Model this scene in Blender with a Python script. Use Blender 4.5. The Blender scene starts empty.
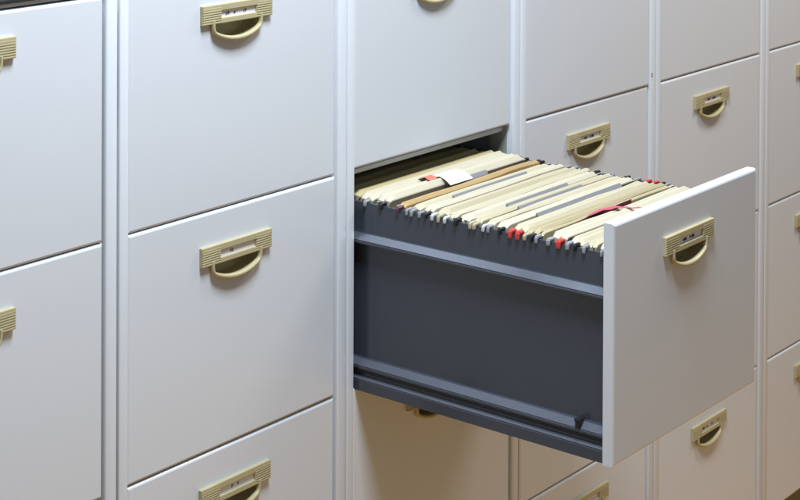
import bpy, bmesh, math, random
from mathutils import Vector, Matrix
R = math.radians
random.seed(7)
scene = bpy.context.scene
C = scene.collection

# ------------------------------------------------------------------ sizes (metres)
P = 0.46            # cabinet pitch
H = 0.32377         # drawer pitch
XL, XR = 0.0185, P - 0.0241   # drawer front edges inside one cabinet
T = 0.0155          # drawer front thickness
ROWS = [H, 0.0, -H, -2 * H]
ZF = -3 * H - 0.07  # floor level
DEPTH = 0.62
OUT = 0.4406        # how far the open drawer is pulled out


# ------------------------------------------------------------------ materials
def mat(name, col, rough=0.5, spec=0.5, coat=0.0, bump=0.0, bscale=300.0, var=0.0, vscale=6.0,
        rvar=0.0, metal=0.0, stretch=None, bdist=0.0004):
    m = bpy.data.materials.new(name)
    m.use_nodes = True
    nt = m.node_tree
    b = nt.nodes['Principled BSDF']
    b.inputs['Base Color'].default_value = (*col, 1)
    b.inputs['Roughness'].default_value = rough
    b.inputs['Specular IOR Level'].default_value = spec
    b.inputs['Metallic'].default_value = metal
    b.inputs['Coat Weight'].default_value = coat
    b.inputs['Coat Roughness'].default_value = 0.15
    tc = nt.nodes.new('ShaderNodeTexCoord')
    src = tc.outputs['Object']
    if stretch:
        mp = nt.nodes.new('ShaderNodeMapping')
        mp.inputs['Scale'].default_value = stretch
        nt.links.new(src, mp.inputs['Vector'])
        src = mp.outputs['Vector']
    if var or rvar:
        n = nt.nodes.new('ShaderNodeTexNoise')
        n.inputs['Scale'].default_value = vscale
        n.inputs['Detail'].default_value = 5
        nt.links.new(src, n.inputs['Vector'])
        if var:
            r = nt.nodes.new('ShaderNodeValToRGB')
            r.color_ramp.elements[0].position = 0.3
            r.color_ramp.elements[1].position = 0.7
            r.color_ramp.elements[0].color = (*[c * (1 - var) for c in col], 1)
            r.color_ramp.elements[1].color = (*[min(1, c * (1 + var)) for c in col], 1)
            nt.links.new(n.outputs['Fac'], r.inputs['Fac'])
            nt.links.new(r.outputs['Color'], b.inputs['Base Color'])
        if rvar:
            mr = nt.nodes.new('ShaderNodeMapRange')
            mr.inputs['From Min'].default_value = 0.3
            mr.inputs['From Max'].default_value = 0.7
            mr.inputs['To Min'].default_value = max(0.02, rough - rvar)
            mr.inputs['To Max'].default_value = min(1, rough + rvar)
            nt.links.new(n.outputs['Fac'], mr.inputs['Value'])
            nt.links.new(mr.outputs['Result'], b.inputs['Roughness'])
    if bump:
        n2 = nt.nodes.new('ShaderNodeTexNoise')
        n2.inputs['Scale'].default_value = bscale
        n2.inputs['Detail'].default_value = 2
        nt.links.new(src, n2.inputs['Vector'])
        bp = nt.nodes.new('ShaderNodeBump')
        bp.inputs['Strength'].default_value = bump
        bp.inputs['Distance'].default_value = bdist
        nt.links.new(n2.outputs['Fac'], bp.inputs['Height'])
        nt.links.new(bp.outputs['Normal'], b.inputs['Normal'])
    return m


PAINT = mat('grey_enamel', (0.660, 0.688, 0.715), 0.36, 0.45, 0.25, 0.12, 260, 0.0, 5.0, 0.05, bdist=0.00006)
INNER = mat('inner_enamel', (0.36, 0.37, 0.33), 0.5)
BLACK = mat('black_top', (0.012, 0.012, 0.013), 0.7)
SLATE = mat('slate_enamel', (0.043, 0.051, 0.068), 0.24, 0.6, 0.0, 0.06, 30.0, 0.06, 9.0, 0.05, bdist=0.001)
BEIGE = mat('beige_plastic', (0.45, 0.395, 0.225), 0.34, 0.5, 0, 0.05, 500, 0.07, 25)
CARD = mat('white_card', (0.82, 0.80, 0.84), 0.6)
INK = mat('dark_ink', (0.05, 0.04, 0.08), 0.6)
RUBBER = mat('black_rubber', (0.010, 0.010, 0.011), 0.5)
STEEL = mat('steel_rod', (0.55, 0.55, 0.56), 0.35, metal=0.9)
CREAMS = [mat('cream_card', c, 0.62, 0.4, 0, 0.25, 60, 0.04, 14, stretch=(1, 6, 3), bdist=0.0006)
          for c in [(0.51, 0.465, 0.325), (0.48, 0.43, 0.285), (0.55, 0.51, 0.38), (0.43, 0.365, 0.215)]]
ORANGE = mat('orange_card', (0.44, 0.30, 0.135), 0.62, 0.4, 0, 0.25, 60, 0.06, 14, bdist=0.0006)
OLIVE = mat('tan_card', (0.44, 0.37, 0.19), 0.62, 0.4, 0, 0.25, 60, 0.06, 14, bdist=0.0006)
PAPER = mat('paper_sheets', (0.50, 0.46, 0.34), 0.8, 0.2, 0, 0.6, 40, 0.10, 8, stretch=(1, 40, 1), bdist=0.002)
GREYLBL = mat('grey_plastic_strip', (0.22, 0.225, 0.235), 0.35)
MAROON = mat('maroon_card', (0.14, 0.035, 0.03), 0.6)
PINK = mat('pink_ribbon', (0.55, 0.09, 0.14), 0.5)
REDTAG = mat('red_paper', (0.62, 0.16, 0.12), 0.6)
WHITE = mat('white_paper', (0.86, 0.86, 0.86), 0.6)
TIPS = {'g': mat('grey_tip', (0.30, 0.31, 0.32), 0.4), 'w': mat('white_tip', (0.60, 0.60, 0.62), 0.4),
        'k': mat('black_tip', (0.015, 0.015, 0.018), 0.35), 'r': mat('red_tip', (0.60, 0.055, 0.04), 0.4),
        'c': mat('cream_tip', (0.46, 0.41, 0.27), 0.45), 'm': mat('plum_tip', (0.10, 0.03, 0.05), 0.4)}
FLOOR = mat('floor_boards', (0.60, 0.33, 0.085), 0.40, 0.5, 0, 0.1, 20, 0.2, 3, stretch=(1, 12, 1), bdist=0.001)


RAIL_SHINE = mat('rail_highlight', (0.100, 0.110, 0.132), 0.45, 0.5, 0, 0.05, 60, 0.05, 12, 0.05, metal=0.35)  # lighter than the slate side: bottom rail highlights put into the colour
LEDGE_SHINE = mat('ledge_highlight', (0.26, 0.28, 0.325), 0.40, 0.5, 0, 0.05, 60, 0.05, 12, 0.05, metal=0.85)  # paler metal: highlight of the upper ledge put into the colour


# ------------------------------------------------------------------ mesh helpers
def box(bm, x0, x1, y0, y1, z0, z1, bev=0.0, seg=2):
    vs = bmesh.ops.create_cube(bm, size=1.0)['verts']
    for v in vs:
        v.co = Vector(((x0 + x1) / 2 + v.co.x * (x1 - x0), (y0 + y1) / 2 + v.co.y * (y1 - y0),
                       (z0 + z1) / 2 + v.co.z * (z1 - z0)))
    if bev:
        es = list({e for v in vs for e in v.link_edges})
        bmesh.ops.bevel(bm, geom=es, offset=bev, segments=seg, affect='EDGES', profile=0.5)


def loft(bm, rings, close_ring=True, caps=True):
    vr = [[bm.verts.new(p) for p in r] for r in rings]
    n = len(vr[0])
    for a, b in zip(vr, vr[1:]):
        for i in range(n if close_ring else n - 1):
            j = (i + 1) % n
            bm.faces.new((a[i], a[j], b[j], b[i]))
    if caps and close_ring:
        bm.faces.new(vr[0][::-1])
        bm.faces.new(vr[-1])
    return vr


def tube(bm, pts, r, n=8, rr=None):
    pts = [Vector(p) for p in pts]
    rings = []
    for i, p in enumerate(pts):
        d = (pts[min(i + 1, len(pts) - 1)] - pts[max(i - 1, 0)]).normalized()
        up = Vector((0, 1, 0)) if abs(d.y) < 0.9 else Vector((0, 0, 1))
        a = d.cross(up).normalized()
        b = a.cross(d)
        rad = r if rr is None else rr[i]
        rings.append([p + a * math.cos(2 * math.pi * k / n) * rad + b * math.sin(2 * math.pi * k / n) * rad
                      for k in range(n)])
    loft(bm, rings)


def obj(name, bm, m, parent=None, off=(0, 0, 0), ang=15):
    if any(off):
        bmesh.ops.translate(bm, vec=Vector(off), verts=bm.verts)
    bmesh.ops.recalc_face_normals(bm, faces=bm.faces)
    me = bpy.data.meshes.new(name)
    bm.to_mesh(me)
    bm.free()
    me.polygons.foreach_set('use_smooth', [True] * len(me.polygons))
    me.set_sharp_from_angle(angle=R(ang))
    me.materials.append(m)
    o = bpy.data.objects.new(name, me)
    C.objects.link(o)
    if parent:
        o.parent = parent
    return o


def tag(o, label, cat, group=None):
    o['label'] = label
    o['category'] = cat
    if group:
        o['group'] = group
    return o


def empty(name, loc, label, cat, group=None):
    o = bpy.data.objects.new(name, None)
    C.objects.link(o)
    o.location = loc
    o.empty_display_size = 0.05
    return tag(o, label, cat, group)


def copy_tree(o, parent=None):
    c = o.copy()
    C.objects.link(c)
    if parent:
        c.parent = parent
    for ch in list(o.children):
        copy_tree(ch, c)
    return c


# ------------------------------------------------------------------ drawer front with finger opening
HX0, HX1, HXC = 0.177, 0.262, 0.2195


def bail_z(x, a):
    return -0.0822 - 0.0122 * (1 - min(1.0, abs(x / a)) ** 2.2)


def hole_loop(s=1.0, y=0.0, n=18):
    """half moon: straight top edge, short sides, curved bottom"""
    a = 0.0462 * s
    zt = -0.0700 - (1 - s) * 0.006
    pts = [(HXC + 0.001 - a, y, zt)]
    for i in range(n + 1):
        x = -a + 2 * a * i / n
        pts.append((HXC + 0.001 + x, y, max(bail_z(x, a) + (1 - s) * 0.012, -0.1) + (0.0015 if i in (0, n) else 0)))
    pts.append((HXC + 0.001 + a, y, zt))
    return pts


def front_bm(ztop, zbot):
    bm = bmesh.new()
    prof = [(0.0, T), (0.0, 0.0042), (0.0006, 0.0022), (0.0018, 0.0008), (0.0038, 0.0)]     # (inset, depth)
    rings = []
    for ins, y in prof:
        x0, x1, z0, z1 = XL + ins, XR - ins, zbot + ins, ztop - ins
        rings.append([(x0, y, z0), (x1, y, z0), (x1, y, z1), (x0, y, z1)])
    vr = loft(bm, rings, caps=False)
    hv = [bm.verts.new(p) for p in hole_loop(1.0, 0.0)]
    hb = [bm.verts.new(p) for p in hole_loop(1.0, T)]
    n = len(hv)
    he, hbe = [], []
    for i in range(n):
        j = (i + 1) % n
        he.append(bm.edges.new((hv[i], hv[j])))
        hbe.append(bm.edges.new((hb[i], hb[j])))
        bm.faces.new((hv[i], hv[j], hb[j], hb[i]))
    for ring, hole, nrm in ((vr[-1], he, -1), (vr[0], hbe, 1)):
        outer = [bm.edges.get((ring[i], ring[(i + 1) % 4])) for i in range(4)]
        bmesh.ops.triangle_fill(bm, use_beauty=True, use_dissolve=False, edges=outer + hole, normal=(0, nrm, 0))
    # the fill may cover the hole as well: drop faces made of hole points only
    for loop in (set(hv), set(hb)):
        for f in list(bm.faces):
            if all(v in loop for v in f.verts):
                bm.faces.remove(f)
    return bm


def recess_bm():
    bm = bmesh.new()
    rings = [hole_loop(s, y) for s, y in [(0.99, -0.0006), (0.99, 0.010), (0.97, 0.017), (0.88, 0.0205), (0.5, 0.0215)]]
    vr = loft(bm, rings, caps=False)
    bm.faces.new(vr[-1])
    return bm


PX0, PX1, PZ1, PZ0 = 0.1505, 0.2905, -0.0452, -0.0718
WX0, WX1, WZ1, WZ0 = 0.1872, 0.2578, -0.0545, -0.0640
PF = -0.0058      # plate face


def plate_bm():
    bm = bmesh.new()
    box(bm, PX0, PX1, PF, 0.0006, WZ1, PZ1, 0.0012)                                  # bar over the card
    box(bm, WX0 - 0.001, WX1 + 0.001, PF + 0.0001, 0.0005, PZ0, WZ0, 0.0011)         # bar under the card
    for xa, xb in ((PX0 + 0.0001, WX0), (WX1, PX1 - 0.0001)):
        box(bm, xa, xb, PF + 0.0009, 0.0004, PZ0 + 0.0001, WZ1 + 0.002, 0.0005)
        n = 7
        st = (PZ1 - 0.0042 - PZ0) / n
        for i in range(n):
            z = PZ0 + 0.0003 + st * i
            box(bm, xa + 0.0004, xb - 0.0004, PF - 0.0002, PF + 0.0016, z + 0.0004, z + st - 0.0003, 0.0006)
    return bm


def grip_bm():
    bm = bmesh.new()
    n = 34
    a = 0.0478
    pts = [Vector((HXC - a, -0.0030, z)) for z in (-0.0668, -0.0705, -0.0745, -0.0785)]
    for i in range(n + 1):
        x = -a + 2 * a * i / n
        pts.append(Vector((HXC + x, -0.0030 - 0.0022 * (1 - (x / a) ** 2), bail_z(x, a))))
    pts += [Vector((HXC + a, -0.0030, z)) for z in (-0.0785, -0.0745, -0.0705, -0.0668)]
    for _ in range(3):
        pts = [pts[0]] + [pts[i] * 0.5 + (pts[i - 1] + pts[i + 1]) * 0.25 for i in range(1, len(pts) - 1)] + [pts[-1]]
    rings = []
    for i, p in enumerate(pts):
        d = (pts[min(i + 1, len(pts) - 1)] - pts[max(i - 1, 0)]).normalized()
        o = Vector((0, -1, 0))
        o = (o - d * o.dot(d)).normalized()
        e = d.cross(o).normalized()
        th = 0.0026 + 0.0009 * (1 - min(1.0, abs((p.x - HXC) / a)) ** 2)
        ring = []
        for k in range(12):
            t = 2 * math.pi * k / 12
            ck, sk = math.cos(t), math.sin(t)
            ring.append(p + o * math.copysign(abs(ck) ** 0.75, ck) * 0.0044 + e * math.copysign(abs(sk) ** 0.75, sk) * th)
        rings.append(ring)
    loft(bm, rings)
    return bm


def card_bm():
    bm = bmesh.new()
    box(bm, WX0 - 0.001, WX1 + 0.001, -0.0022, -0.0012, WZ0 - 0.001, WZ1 + 0.001)
    return bm


def scribble_bm(seed, words):
    """small handwritten marks on the card: short pen strokes in word groups"""
    rnd = random.Random(seed)
    bm = bmesh.new()
    for x, n in words:
        for i in range(n):
            h = rnd.uniform(0.0028, 0.0044)
            z0 = -0.0614 + rnd.uniform(-.0003, .0003)
            kind = rnd.randrange(4)
            w = 0.0026
            if kind == 0:
                q = [(0, h), (w * .4, 0), (w * .9, h)]
            elif kind == 1:
                q = [(0, 0), (w * .2, h), (w * .5, .2 * h), (w * .9, h), (w, 0)]
            elif kind == 2:
                q = [(w * .8, h), (0.1 * w, .8 * h), (0, .3 * h), (w * .4, 0), (w, .2 * h)]
            else:
                q = [(0, h), (0, 0), (w * .8, 0.1 * h), (w * .8, h)]
            tube(bm, [(x + a + b * 0.25, -0.0024, z0 + b) for a, b in q], 0.00050, 5)
            x += w * 1.45
    return bm


CARD_TEXT = {  # words as (start x, letters)
    'a': [(0.196, 2), (0.212, 1), (0.231, 2)],
    'b': [(0.209, 2)],
    'c': [(0.206, 2), (0.2135, 1), (0.226, 3)],
    'd': [(0.203, 3), (0.222, 4)],
    'e': [(0.212, 1), (0.224, 1)],
}

pull_plate = plate_bm()
ME = {}


def mesh_of(key, bm, m, ang=15):
    o = obj(key, bm, m, ang=ang)
    ME[key] = o.data
    bpy.data.objects.remove(o)


mesh_of('pull_plate', pull_plate, BEIGE)
mesh_of('finger_grip', grip_bm(), BEIGE, 60)
mesh_of('finger_recess', recess_bm(), BEIGE, 50)
mesh_of('label_card', card_bm(), CARD)
mesh_of('drawer', front_bm(-0.0009, -H + 0.0005), PAINT)
mesh_of('top_drawer', front_bm(-0.0140, -H + 0.0005), PAINT)
for i, (k, w) in enumerate(CARD_TEXT.items()):
    mesh_of('pen_marks_' + k, scribble_bm(11 + i, w), INK)


def link(name, me, parent, loc=(0, 0, 0)):
    o = bpy.data.objects.new(name, me)
    C.objects.link(o)
    o.parent = parent
    o.location = loc
    return o


def add_drawer(root, row, text):
    top = row == 0
    d = link('drawer', ME['top_drawer' if top else 'drawer'], root, (-P / 2, -DEPTH / 2, ROWS[row] - ZF))
    jr = random.Random(row * 31 + len(text) + int(root.location.x * 1000))
    d.location.x += jr.uniform(-0.0005, 0.0005)
    d.location.z += jr.uniform(-0.0003, 0.0003)
    d.location.y += jr.uniform(-0.0006, 0.0006)
    d.rotation_euler = (0, R(jr.uniform(-0.05, 0.05)), R(jr.uniform(-0.12, 0.12)))
    link('pull_plate', ME['pull_plate'], d)
    link('finger_grip', ME['finger_grip'], d)
    link('finger_recess', ME['finger_recess'], d)
    dx = jr.uniform(-0.0006, 0.0006)
    link('label_card', ME['label_card'], d, (dx, 0, jr.uniform(-0.0004, 0.0004)))
    link('pen_marks', ME['pen_marks_' + text], d, (dx + jr.uniform(-0.002, 0.002), 0, jr.uniform(-0.0004, 0.0004)))
    return d


# ------------------------------------------------------------------ one cabinet
OFF = (-P / 2, -DEPTH / 2, -ZF)


def make_cabinet():
    root = empty('filing_cabinet', (0, 0, 0), 'filing cabinet', 'filing cabinet', 'row of grey filing cabinets')
    bm = bmesh.new()
    e = 0.0010
    zt = 0.3172
    zb = -3 * H - 0.004
    box(bm, e, 0.0172, -0.0032, 0.05, zb, zt, 0.0022, 3)                # left front post
    box(bm, P - 0.0212, P - e, -0.0032, 0.046, zb, zt, 0.0032, 3)       # right front post
    box(bm, e, 0.006, 0.0504, DEPTH, zb, zt)
    box(bm, P - 0.006, P - e, 0.0464, DEPTH, zb, zt)
    obj('side_panel', bm, PAINT, root, OFF)
    bm = bmesh.new()
    box(bm, P - 0.0226, P - 0.0214, 0.0095, 0.0450, zb + 0.002, 0.309, 0.0004)
    obj('runner_channel', bm, INNER, root, OFF)
    bm = bmesh.new()
    box(bm, 0.0065, P - 0.0065, DEPTH - 0.004, DEPTH - 0.001, zb, zt - 0.001)
    obj('back_panel', bm, INNER, root, OFF)
    for z in [0.0, -H, -2 * H]:
        bm = bmesh.new()
        box(bm, 0.0175, P - 0.0215, 0.018, 0.042, z - 0.0128, z - 0.0052, 0.001)
        obj('cross_rail', bm, PAINT, root, OFF)
    bm = bmesh.new()
    box(bm, 0.0175, P - 0.0215, 0.0035, 0.03, 0.3115, 0.3168, 0.0008)
    obj('top_rail', bm, PAINT, root, OFF)
    bm = bmesh.new()
    box(bm, e, P - e, -0.0030, DEPTH, 0.3174, 0.3225, 0.001)
    obj('top_panel', bm, BLACK, root, OFF)
    bm = bmesh.new()
    box(bm, 0.004, P - 0.004, 0.03, DEPTH - 0.02, ZF, zb - 0.0005, 0.002)
    obj('plinth', bm, SLATE, root, OFF)
    return root


texts = {-2: 'abde', -1: 'abea', 0: 'cdcb', 1: 'adeb', 2: 'cdba', 3: 'bace'}
labels = {
    -2: 'pale grey filing cabinet at the far left, cut off by the photo edge',
    -1: 'pale grey filing cabinet with two whole closed drawers, left of the pulled open drawer',
    0: 'grey filing cabinet whose second drawer is pulled out full of hanging folders',
    1: 'grey filing cabinet right behind the open drawer, its handle showing above the folders',
    2: 'warm grey filing cabinet, second from the right, partly hidden by the open drawer front',
    3: 'warm grey filing cabinet at the far right, only a narrow slice inside the photo',
}
shell0 = make_cabinet()
cabs = {}
for k in range(-2, 4):
    cabs[k] = shell0 if k == -2 else copy_tree(shell0)
for k, c in cabs.items():
    c.location = (k * P + P / 2 - (0.0012 if k == -2 else 0), DEPTH / 2, ZF)
    c['label'] = labels[k]
    ds = [add_drawer(c, r, texts[k][r]) for r in range(4)]
    if k == 0:
        opened = ds[1]
    if k == 1:
        for z in (0.0215, 0.0172):
            bm = bmesh.new()
            tube(bm, [(P - 0.018, -0.0042, z), (P - 0.018, -0.0030, z)], 0.0012, 8)
            obj('screw', bm, RUBBER, c, OFF)

opened['label'] = 'drawer pulled out, showing its slate blue side and folders'
opened.location.y -= OUT
opened.location.z -= 0.0030

# ------------------------------------------------------------------ body of the open drawer (drawer coordinates: front at y=0)
Y0, Y1 = T + 0.0004, 0.615
SX, SX2 = 0.030, 0.416
ZD = 0.0030   # the drawer sits lower by this much


def side_profile(sign):
    p = [(0.0000, -0.0482), (-0.0010, -0.0478), (-0.0010, -0.0880), (-0.0012, -0.0920), (-0.0030, -0.0945), (-0.0098, -0.1020), (-0.0108, -0.1050),
         (-0.0098, -0.1072), (0.0030, -0.1085), (0.0036, -0.1100), (0.0036, -0.2780), (0.0026, -0.2800), (-0.0066, -0.2886), (-0.0078, -0.2908),
         (-0.0074, -0.2935), (-0.0015, -0.2985), (-0.0004, -0.3015), (-0.0010, -0.3040), (-0.0064, -0.3088), (-0.0074, -0.3112),
         (-0.0074, -0.3255), (-0.0066, -0.3264),
         (0.0080, -0.3264), (0.0080, -0.3150), (0.0050, -0.3100), (0.0050, -0.0482)]
    x0 = SX if sign > 0 else SX2
    return [(x0 + sign * a, z + ZD) for a, z in p]


for sg in (1, -1):
    bm = bmesh.new()
    pr = side_profile(sg)
    loft(bm, [[(x, y, z) for x, z in pr] for y in (Y0, 0.05, 0.2, 0.4, Y1)])
    obj('side_wall', bm, SLATE, opened, ang=20)
    for (xa, za), (xb, zb), sm in (((-0.0026, -0.0936), (-0.0099, -0.1020), LEDGE_SHINE), ((0.0018, -0.2808), (-0.0068, -0.2887), RAIL_SHINE), ((-0.0016, -0.3046), (-0.0066, -0.3090), RAIL_SHINE)):  # thin strips on the up-facing facets, painted highlights of the slate side
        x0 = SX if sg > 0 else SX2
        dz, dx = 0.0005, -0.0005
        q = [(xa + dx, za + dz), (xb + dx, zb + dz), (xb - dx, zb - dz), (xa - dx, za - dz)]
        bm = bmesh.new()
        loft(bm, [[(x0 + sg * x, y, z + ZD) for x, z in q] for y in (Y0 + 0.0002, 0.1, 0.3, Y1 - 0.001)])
        obj('highlight_strip', bm, sm, opened)
bm = bmesh.new()
box(bm, SX + 0.0085, SX2 - 0.0085, Y0, Y1, -0.3200, -0.3185)
obj('drawer_floor', bm, SLATE, opened)
bm = bmesh.new()
box(bm, SX + 0.0055, SX2 - 0.0055, Y1 - 0.0025, Y1 - 0.0005, -0.3180, -0.07)
obj('drawer_back', bm, SLATE, opened)
bm = bmesh.new()
box(bm, SX + 0.0055, SX2 - 0.0055, Y0 + 0.0065, Y0 + 0.0125, -0.3180, -0.055)
obj('front_liner', bm, SLATE, opened)
bm = bmesh.new()
yk = -0.385 + OUT
box(bm, SX - 0.0100, SX + 0.0030, yk - 0.0040, yk + 0.0040, -0.2868 + ZD, -0.2755 + ZD, 0.0014, 3)
box(bm, SX - 0.0108, SX - 0.0070, yk - 0.0046, yk + 0.0046, -0.2795 + ZD, -0.2745 + ZD, 0.0010, 3)
obj('stop_peg', bm, RUBBER, opened)

# ------------------------------------------------------------------ hanging folders (world coordinates)
FX0, FX1 = 0.0385, 0.4030     # folder card ends
ZR = -0.0462                  # rod height


def noise1(rnd, n, amp):
    """smooth random wobble along the card"""
    k = [rnd.uniform(-amp, amp) for _ in range(6)]
    out = []
    for i in range(n):
        t = i / (n - 1) * 4.999
        a = int(t)
        f = t - a
        f = f * f * (3 - 2 * f)
        out.append(k[a] * (1 - f) + k[min(a + 1, 5)] * f)
    return out


def flap_bm(rnd, y, ybot, hw, up, x0, x1, bm, dz=0.0, tilt=0.0):
    """one card flap: card folded over the rod (flat ridge, sloping front), then the sheet going down"""
    n = 26
    wy, wz, wt = noise1(rnd, n, 0.0011), noise1(rnd, n, 0.0007), noise1(rnd, n, 0.0007)
    cut0, cut1 = rnd.uniform(0.006, 0.014), rnd.uniform(0.006, 0.016)
    slope = rnd.uniform(0.45, 0.8)
    rings = []
    xs = [x0, x0 + cut0 * 0.5, x0 + cut0] + [x0 + cut0 + (x1 - x0 - cut0 - cut1) * k / (n - 6) for k in range(1, n - 6)] + [x1 - cut1, x1 - cut1 * 0.5, x1]
    for i, x in enumerate(xs):
        t = (x - x0) / (x1 - x0)
        q = min(n - 1, int(t * (n - 1) + 0.5))
        e = min(1.0, (x - x0) / cut0, (x1 - x) / cut1)
        drop = (1 - e) * up * 0.75                        # corners of the card are cut at a slant
        yy = y + wy[q]
        zz = ZR + wz[q] + dz + tilt * (t - 0.5)
        w = hw + wt[q]
        zt = zz + up - drop
        yb = yy + (ybot - y) * 0.12
        zf = min(zt - 0.0012, zz + up - w * slope * 1.5)
        rings.append([(x, yy + w * 0.75, min(zz - 0.004, zt - 0.002)), (x, yy + w * 0.62, zt - 0.0010), (x, yy + w * 0.40, zt), (x, yy - w * 0.10, zt - 0.0003),
                      (x, yy - w * 0.95, zf), (x, yy - w, zf - 0.0016),
                      (x, yb - 0.0006, zz - 0.016), (x, ybot - 0.0006, -0.29), (x, ybot + 0.0006, -0.29), (x, yb + 0.0006, zz - 0.016)])
    loft(bm, rings)


def tip_bm(side, y, rnd, size=1.0):
    """plastic hook end: saddle over the drawer side with a lip outside"""
    bm = bmesh.new()
    s = size
    w = 0.0029 * s * rnd.uniform(0.85, 1.2)
    j = rnd.uniform(-0.0006, 0.0006)
    zt = -0.0482
    if side < 0:
        xs = SX
        box(bm, xs - 0.0034 + j, xs + 0.0095, y - w, y + w, zt + 0.0004, zt + 0.0060 * s, 0.0020 * s, 3)
        box(bm, xs - 0.0050 + j, xs - 0.0013, y - w * 0.95, y + w * 0.95, zt - 0.0052 * s, zt + 0.0042 * s, 0.0014 * s, 3)
        box(bm, xs + 0.0058, xs + 0.0100, y - w * 0.9, y + w * 0.9, zt - 0.008, zt + 0.0050, 0.001, 2)
    else:
        xs = SX2
        box(bm, xs - 0.013, xs + 0.0036, y - w, y + w, zt + 0.0004, zt + 0.0060 * s, 0.0020 * s, 3)
        box(bm, xs + 0.0013, xs + 0.0050, y - w * 0.95, y + w * 0.95, zt - 0.0052 * s, zt + 0.0042 * s, 0.0014 * s, 3)
        box(bm, xs - 0.0100, xs - 0.0058, y - w * 0.9, y + w * 0.9, zt - 0.008, zt + 0.0050, 0.001, 2)
    return bm


# back rod y, front rod y; colour letters of the near and far hook ends ('x' = no hook end to be seen); card; tube half width and height
FOLDERS = [
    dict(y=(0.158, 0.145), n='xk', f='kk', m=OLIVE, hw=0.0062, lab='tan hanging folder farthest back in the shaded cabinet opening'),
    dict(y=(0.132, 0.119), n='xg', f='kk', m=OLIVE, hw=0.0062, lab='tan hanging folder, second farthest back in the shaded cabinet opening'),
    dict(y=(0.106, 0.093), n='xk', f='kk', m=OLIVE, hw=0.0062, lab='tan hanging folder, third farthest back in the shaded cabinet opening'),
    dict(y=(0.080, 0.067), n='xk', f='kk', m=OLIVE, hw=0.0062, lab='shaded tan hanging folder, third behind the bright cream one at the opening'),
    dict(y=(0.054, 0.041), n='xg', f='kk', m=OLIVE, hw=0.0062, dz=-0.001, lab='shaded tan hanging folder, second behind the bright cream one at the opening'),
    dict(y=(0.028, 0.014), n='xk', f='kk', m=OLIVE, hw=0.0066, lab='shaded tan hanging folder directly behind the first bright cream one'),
    dict(y=(-0.003, -0.016), n='xg', f='gk', m=CREAMS[2], hw=0.0060, up=0.0080, dz=0.001,
         lab='bright thick cream hanging folder at the cabinet opening, behind the white slip'),
    dict(y=(-0.031, -0.044), n='xk', f='kk', m=CREAMS[2], hw=0.0062, up=0.0090, dz=0.002, strip=(0.212, 0.285, -0.0545),
         lab='thick cream hanging folder carrying the white paper slip'),
    dict(y=(-0.067, -0.075), n='xm', f='kk', m=ORANGE, hw=0.0036, up=0.0056, lab='only orange brown hanging folder, in front of the white slip'),
    dict(y=(-0.092, -0.101), n='gg', f='xg', m=CREAMS[0], hw=0.0050, strip=(0.121, 0.318, -0.1085), lab='cream hanging folder directly in front of the orange brown one'),
    dict(y=(-0.116, -0.126), n='gk', f='xg', m=CREAMS[2], lab='cream hanging folder, second in front of the orange brown one'),
    dict(y=(-0.138, -0.149), n='wc', f='gx', m=CREAMS[1], hw=0.0056, lab='cream hanging folder, third in front of the orange brown one'),
    dict(y=(-0.160, -0.169), n='wx', f='gx', m=CREAMS[0], lab='cream hanging folder, fourth in front of the orange brown one'),
    dict(y=(-0.179, -0.188), n='kx', f='kx', m=CREAMS[2], hw=0.0050, strip=(0.132, 0.297, -0.1965), lab='cream hanging folder directly behind the pair of tan hook ends, with grey strip'),
    dict(y=(-0.2045, -0.2105), n='cc', f='gx', m=CREAMS[1], hw=0.0042, strip=(0.129, 0.303, -0.2185), lab='cream hanging folder with a pair of tan hook ends on the near rail'),
    dict(y=(-0.2265, -0.2335), n='wg', f='xk', m=CREAMS[0], lab='cream hanging folder directly in front of the pair of tan hook ends'),
    dict(y=(-0.2430, -0.2525), n='xk', f='xg', m=CREAMS[2], hw=0.0050, strip=(0.115, 0.348, -0.2590), lab='cream hanging folder behind the red hook pair, with long grey strip'),
    dict(y=(-0.2710, -0.2840), n='rr', f='rr', m=CREAMS[0], hw=0.0056, up=0.0076, lab='cream hanging folder hung on a pair of bright red hook ends'),
    dict(y=(-0.2955, -0.3050), n='ck', f='kg', m=CREAMS[3], lab='dark cream hanging folder directly in front of the red hook pair'),
    dict(y=(-0.3130, -0.3155), n='gx', f='xx', m=CREAMS[3], hw=0.0024, up=0.0046, dz=0.0, extra='maroon', lab='thin tan hanging folder holding the dark maroon divider card'),
    dict(y=(-0.3340, -0.3490), n='gr', f='xk', m=CREAMS[2], hw=0.0062, up=0.0080, dz=0.001, lab='cream hanging folder with a single red hook end, under the pink ribbon'),
    dict(y=(-0.3640, -0.3745), n='gk', f='xk', m=CREAMS[0], hw=0.0058, up=0.0075, lab='cream hanging folder, third behind the pulled out drawer front'),
    dict(y=(-0.3900, -0.3985), n='gx', f='xg', m=CREAMS[1], lab='cream hanging folder, second behind the pulled out drawer front'),
    dict(y=(-0.4100, -0.4165), n='xg', f='kx', m=CREAMS[2], hw=0.0038, lab='cream hanging folder touching the back of the pulled out drawer front'),
]
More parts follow.
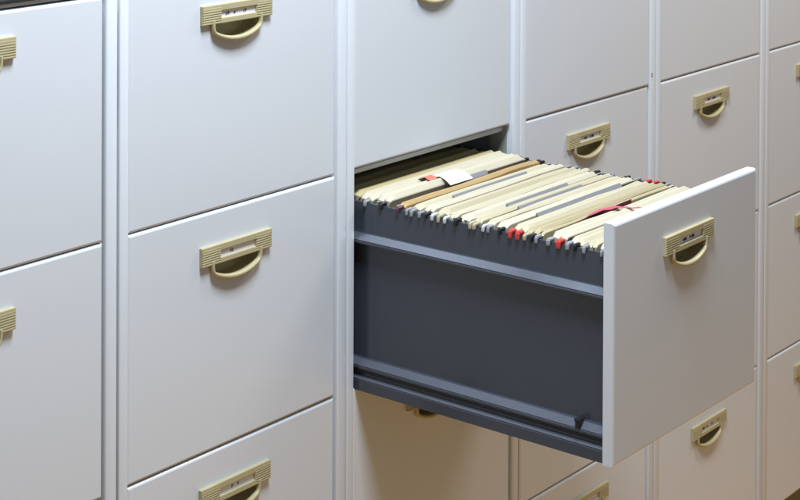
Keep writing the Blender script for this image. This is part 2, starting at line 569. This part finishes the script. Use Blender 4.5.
for i, F in enumerate(FOLDERS):
    rnd = random.Random(100 + i)
    yb, yf = F['y']
    yc = (yb + yf) / 2
    base = (0.223, yc, -0.29)
    root = empty('hanging_folder', base, F['lab'], 'hanging folder', 'hanging folders in the open drawer')
    off = tuple(-c for c in base)
    hw = F.get('hw', 0.0040)
    up = F.get('up', 0.0066)
    dz = F.get('dz', 0.0) + rnd.uniform(-0.0010, 0.0012)
    tilt = rnd.uniform(-0.0022, 0.0026)
    dx0, dx1 = rnd.uniform(-0.001, 0.003), rnd.uniform(-0.007, 0.004)
    bm = bmesh.new()
    flap_bm(rnd, yb, yc + 0.002, hw, up * rnd.uniform(0.92, 1.1), FX0 + dx0, FX1 + dx1, bm, dz - rnd.uniform(0.0005, 0.0022), tilt)
    dx1 += rnd.uniform(-0.003, 0.003)
    flap_bm(rnd, yf, yc - 0.002, hw, up * rnd.uniform(0.95, 1.15), FX0 + dx0, FX1 + dx1, bm, dz, tilt)
    box(bm, FX0 + 0.002, FX1 - 0.002, yc - 0.003, yc + 0.003, -0.2912, -0.2898)
    obj('card_sleeve', bm, F['m'], root, off, 24)
    # sheets inside
    bm = bmesh.new()
    thin = F.get('extra') == 'maroon'
    hwp = max(0.0008, abs(yb - yf) / 2 - 0.0016)
    ns = max(1, int(hwp * 2 / 0.0016))
    for s in range(ns):
        y = yc - hwp + (s + 0.5) * 2 * hwp / ns
        zt = ZR - (0.010 if thin else 0.001) + rnd.uniform(-0.006, 0.0035)
        xa, xb = FX0 + rnd.uniform(0.004, 0.02), FX1 - rnd.uniform(0.006, 0.05)
        box(bm, xa, xb, y - hwp / ns * 0.85, y + hwp / ns * 0.85, ZR - 0.024, zt)
    obj('paper_sheets', bm, PAPER, root, off)
    for q, y in enumerate((yb, yf)):
        bm = bmesh.new()
        tube(bm, [(SX + 0.006, y, ZR + 0.0006), (SX2 - 0.006, y, ZR + 0.0006)], 0.0013, 6)
        obj('rod', bm, STEEL, root, off)
        big = 1.08 if F['n'][q] == 'r' else rnd.uniform(0.72, 0.98)
        if F['n'][q] != 'x':
            obj('hook_end', tip_bm(-1, y + rnd.uniform(-.0008, .0008), rnd, big), TIPS[F['n'][q]], root, off)
        if F['f'][q] != 'x':
            obj('hook_end', tip_bm(1, y, rnd, 0.72), TIPS[F['f'][q]], root, off)
    if 'strip' in F:
        xa, xb, y = F['strip']
        bm = bmesh.new()
        loft(bm, [[(x, y - 0.0034, ZR - 0.004), (x, y + 0.0024, ZR - 0.002), (x, y + 0.0024, ZR + 0.0070), (x, y + 0.0012, ZR + 0.0074), (x, y - 0.0034, ZR + 0.0018)]
                  for x in (xa, (xa + xb) / 2, xb)])
        obj('label_strip', bm, GREYLBL, root, off)
    if F.get('extra') == 'maroon':
        bm = bmesh.new()
        loft(bm, [[(x, yf - 0.0056 + dy, z) for dy, z in ((0, -0.09), (0.0012, -0.09), (0.0012, zt), (0, zt))]
                  for x, zt in ((0.108, -0.0435), (0.15, -0.0405), (0.20, -0.0395), (0.273, -0.0390))])
        obj('divider_card', bm, MAROON, root, off)


# ------------------------------------------------------------------ loose slips lying on the folders
def ribbon(name, path, x_of, m, label, cat, th=0.0004):
    """path: list of (y, z); x_of(i) gives left and right x for every path point"""
    bm = bmesh.new()
    rings = []
    for i, (y, z) in enumerate(path):
        x0, x1 = x_of(i)
        a = Vector(path[max(i - 1, 0)])
        b = Vector(path[min(i + 1, len(path) - 1)])
        d = (b - a).normalized()
        nrm = Vector((-d.y, d.x)) * th
        rings.append([(x0, y, z), (x1, y, z), (x1, y + nrm.x, z + nrm.y), (x0, y + nrm.x, z + nrm.y)])
    loft(bm, rings)
    base = Vector((sum(x_of(0)) / 2, path[0][0], min(z for _, z in path)))
    o = obj(name, bm, m, None, tuple(-base), 60)
    o.location = base
    return tag(o, label, cat)


arc = []
for i in range(15):
    t = i / 14
    arc.append((-0.024 - 0.043 * t, -0.0366 + 0.0058 * math.sin(math.pi * min(1, 0.12 + t * 0.75)) - 0.0055 * t * t))
ribbon('paper_slip', arc, lambda i: (0.183 - 0.012 * i / 14, 0.238 - 0.008 * i / 14), WHITE,
       'blank white paper slip bent over the thick cream folders at the back', 'paper slip')
arc = []
for i in range(11):
    t = i / 10
    arc.append((-0.014 - 0.022 * t, -0.0366 + 0.0042 * math.sin(math.pi * t)))
ribbon('paper_tag', arc, lambda i: (0.158 + 0.003 * i / 10, 0.180), REDTAG,
       'small curled red tag beside the white paper slip', 'paper tag')


def strap(name, pts, w, m, label, cat, th=0.0005):
    bm = bmesh.new()
    rings = []
    pts = [Vector(p) for p in pts]
    for i, p in enumerate(pts):
        d = (pts[min(i + 1, len(pts) - 1)] - pts[max(i - 1, 0)])
        d.z = 0
        d.normalize()
        s = Vector((-d.y, d.x, 0)) * (w[i] if isinstance(w, (list, tuple)) else w)
        rings.append([p - s, p + s, p + s + Vector((0, 0, th)), p - s + Vector((0, 0, th))])
    loft(bm, rings)
    base = pts[0].copy()
    o = obj(name, bm, m, None, tuple(-base), 60)
    o.location = base
    return tag(o, label, cat)


strap('ribbon', [(0.150, -0.3205, -0.0395), (0.165, -0.3225, -0.0372), (0.180, -0.3250, -0.0355), (0.196, -0.3280, -0.0368), (0.206, -0.3325, -0.0350), (0.212, -0.3400, -0.0362),
                 (0.214, -0.3460, -0.0350), (0.219, -0.3530, -0.0362), (0.226, -0.3610, -0.0352), (0.229, -0.3650, -0.0366)],
      [0.0010, 0.0022, 0.0036, 0.0052, 0.0054, 0.0044, 0.0034, 0.0022, 0.0024, 0.0010], PINK, 'crumpled pink red ribbon lying across the cream folders near the drawer front', 'ribbon')

# ------------------------------------------------------------------ floor under the cabinets
bm = bmesh.new()
bmesh.ops.create_grid(bm, x_segments=2, y_segments=2, size=4.0)
fl = obj('floor', bm, FLOOR)
fl.location = (0.2, -1.5, ZF - 0.001)
fl['kind'] = 'structure'


# ------------------------------------------------------------------ lamps
def area(name, loc, target, sx, sy, power, col):
    l = bpy.data.lights.new(name, 'AREA')
    l.shape = 'RECTANGLE'
    l.size, l.size_y = sx, sy
    l.energy = power
    l.color = col
    o = bpy.data.objects.new(name, l)
    C.objects.link(o)
    o.location = loc
    o.rotation_euler = (Vector(target) - Vector(loc)).to_track_quat('-Z', 'Y').to_euler()
    return o


area('ceiling_lamp', (-0.44, -0.65, 1.60), (-0.44, -0.65, 0), 0.55, 0.5, 59, (0.845, 0.95, 1.09))
area('ceiling_lamp', (1.60, -0.65, 1.60), (1.60, -0.65, 0), 0.9, 0.4, 31, (1.0, 0.905, 0.81))

w = bpy.data.worlds.new('World')
scene.world = w
w.use_nodes = True
bg = w.node_tree.nodes['Background']
bg.inputs['Color'].default_value = (0.82, 0.95, 1.13, 1)
bg.inputs['Strength'].default_value = 0.18

# ------------------------------------------------------------------ camera (solved from the photograph; the lens is shifted down)
F, CX, CY = 1752.9, 328.18, -224.74
YAW, PIT, ROL = 0.87889, -0.01155, 0.00396
cam = bpy.data.cameras.new('camera')
co = bpy.data.objects.new('camera', cam)
C.objects.link(co)
scene.camera = co
fw = Vector((math.sin(YAW) * math.cos(PIT), math.cos(YAW) * math.cos(PIT), math.sin(PIT)))
r = Vector((math.cos(YAW), -math.sin(YAW), 0))
u = r.cross(fw)
r2 = r * math.cos(ROL) + u * math.sin(ROL)
u2 = -r * math.sin(ROL) + u * math.cos(ROL)
M = Matrix((r2, u2, -fw)).transposed().to_4x4()
M.translation = Vector((-1.99766, -1.61857, 0.61394))
co.matrix_world = M
cam.sensor_width = 36
cam.lens = F / 800 * 36
cam.shift_x = (400 - CX) / 800
cam.shift_y = (CY - 250) / 800
cam.dof.use_dof = True
cam.dof.focus_distance = 2.55
cam.dof.aperture_fstop = 18
cam.clip_start = 0.05
cam.clip_end = 60

scene.view_settings.view_transform = 'Standard'
scene.view_settings.look = 'None'
scene.view_settings.exposure = 0.0
scene.view_settings.gamma = 1.0
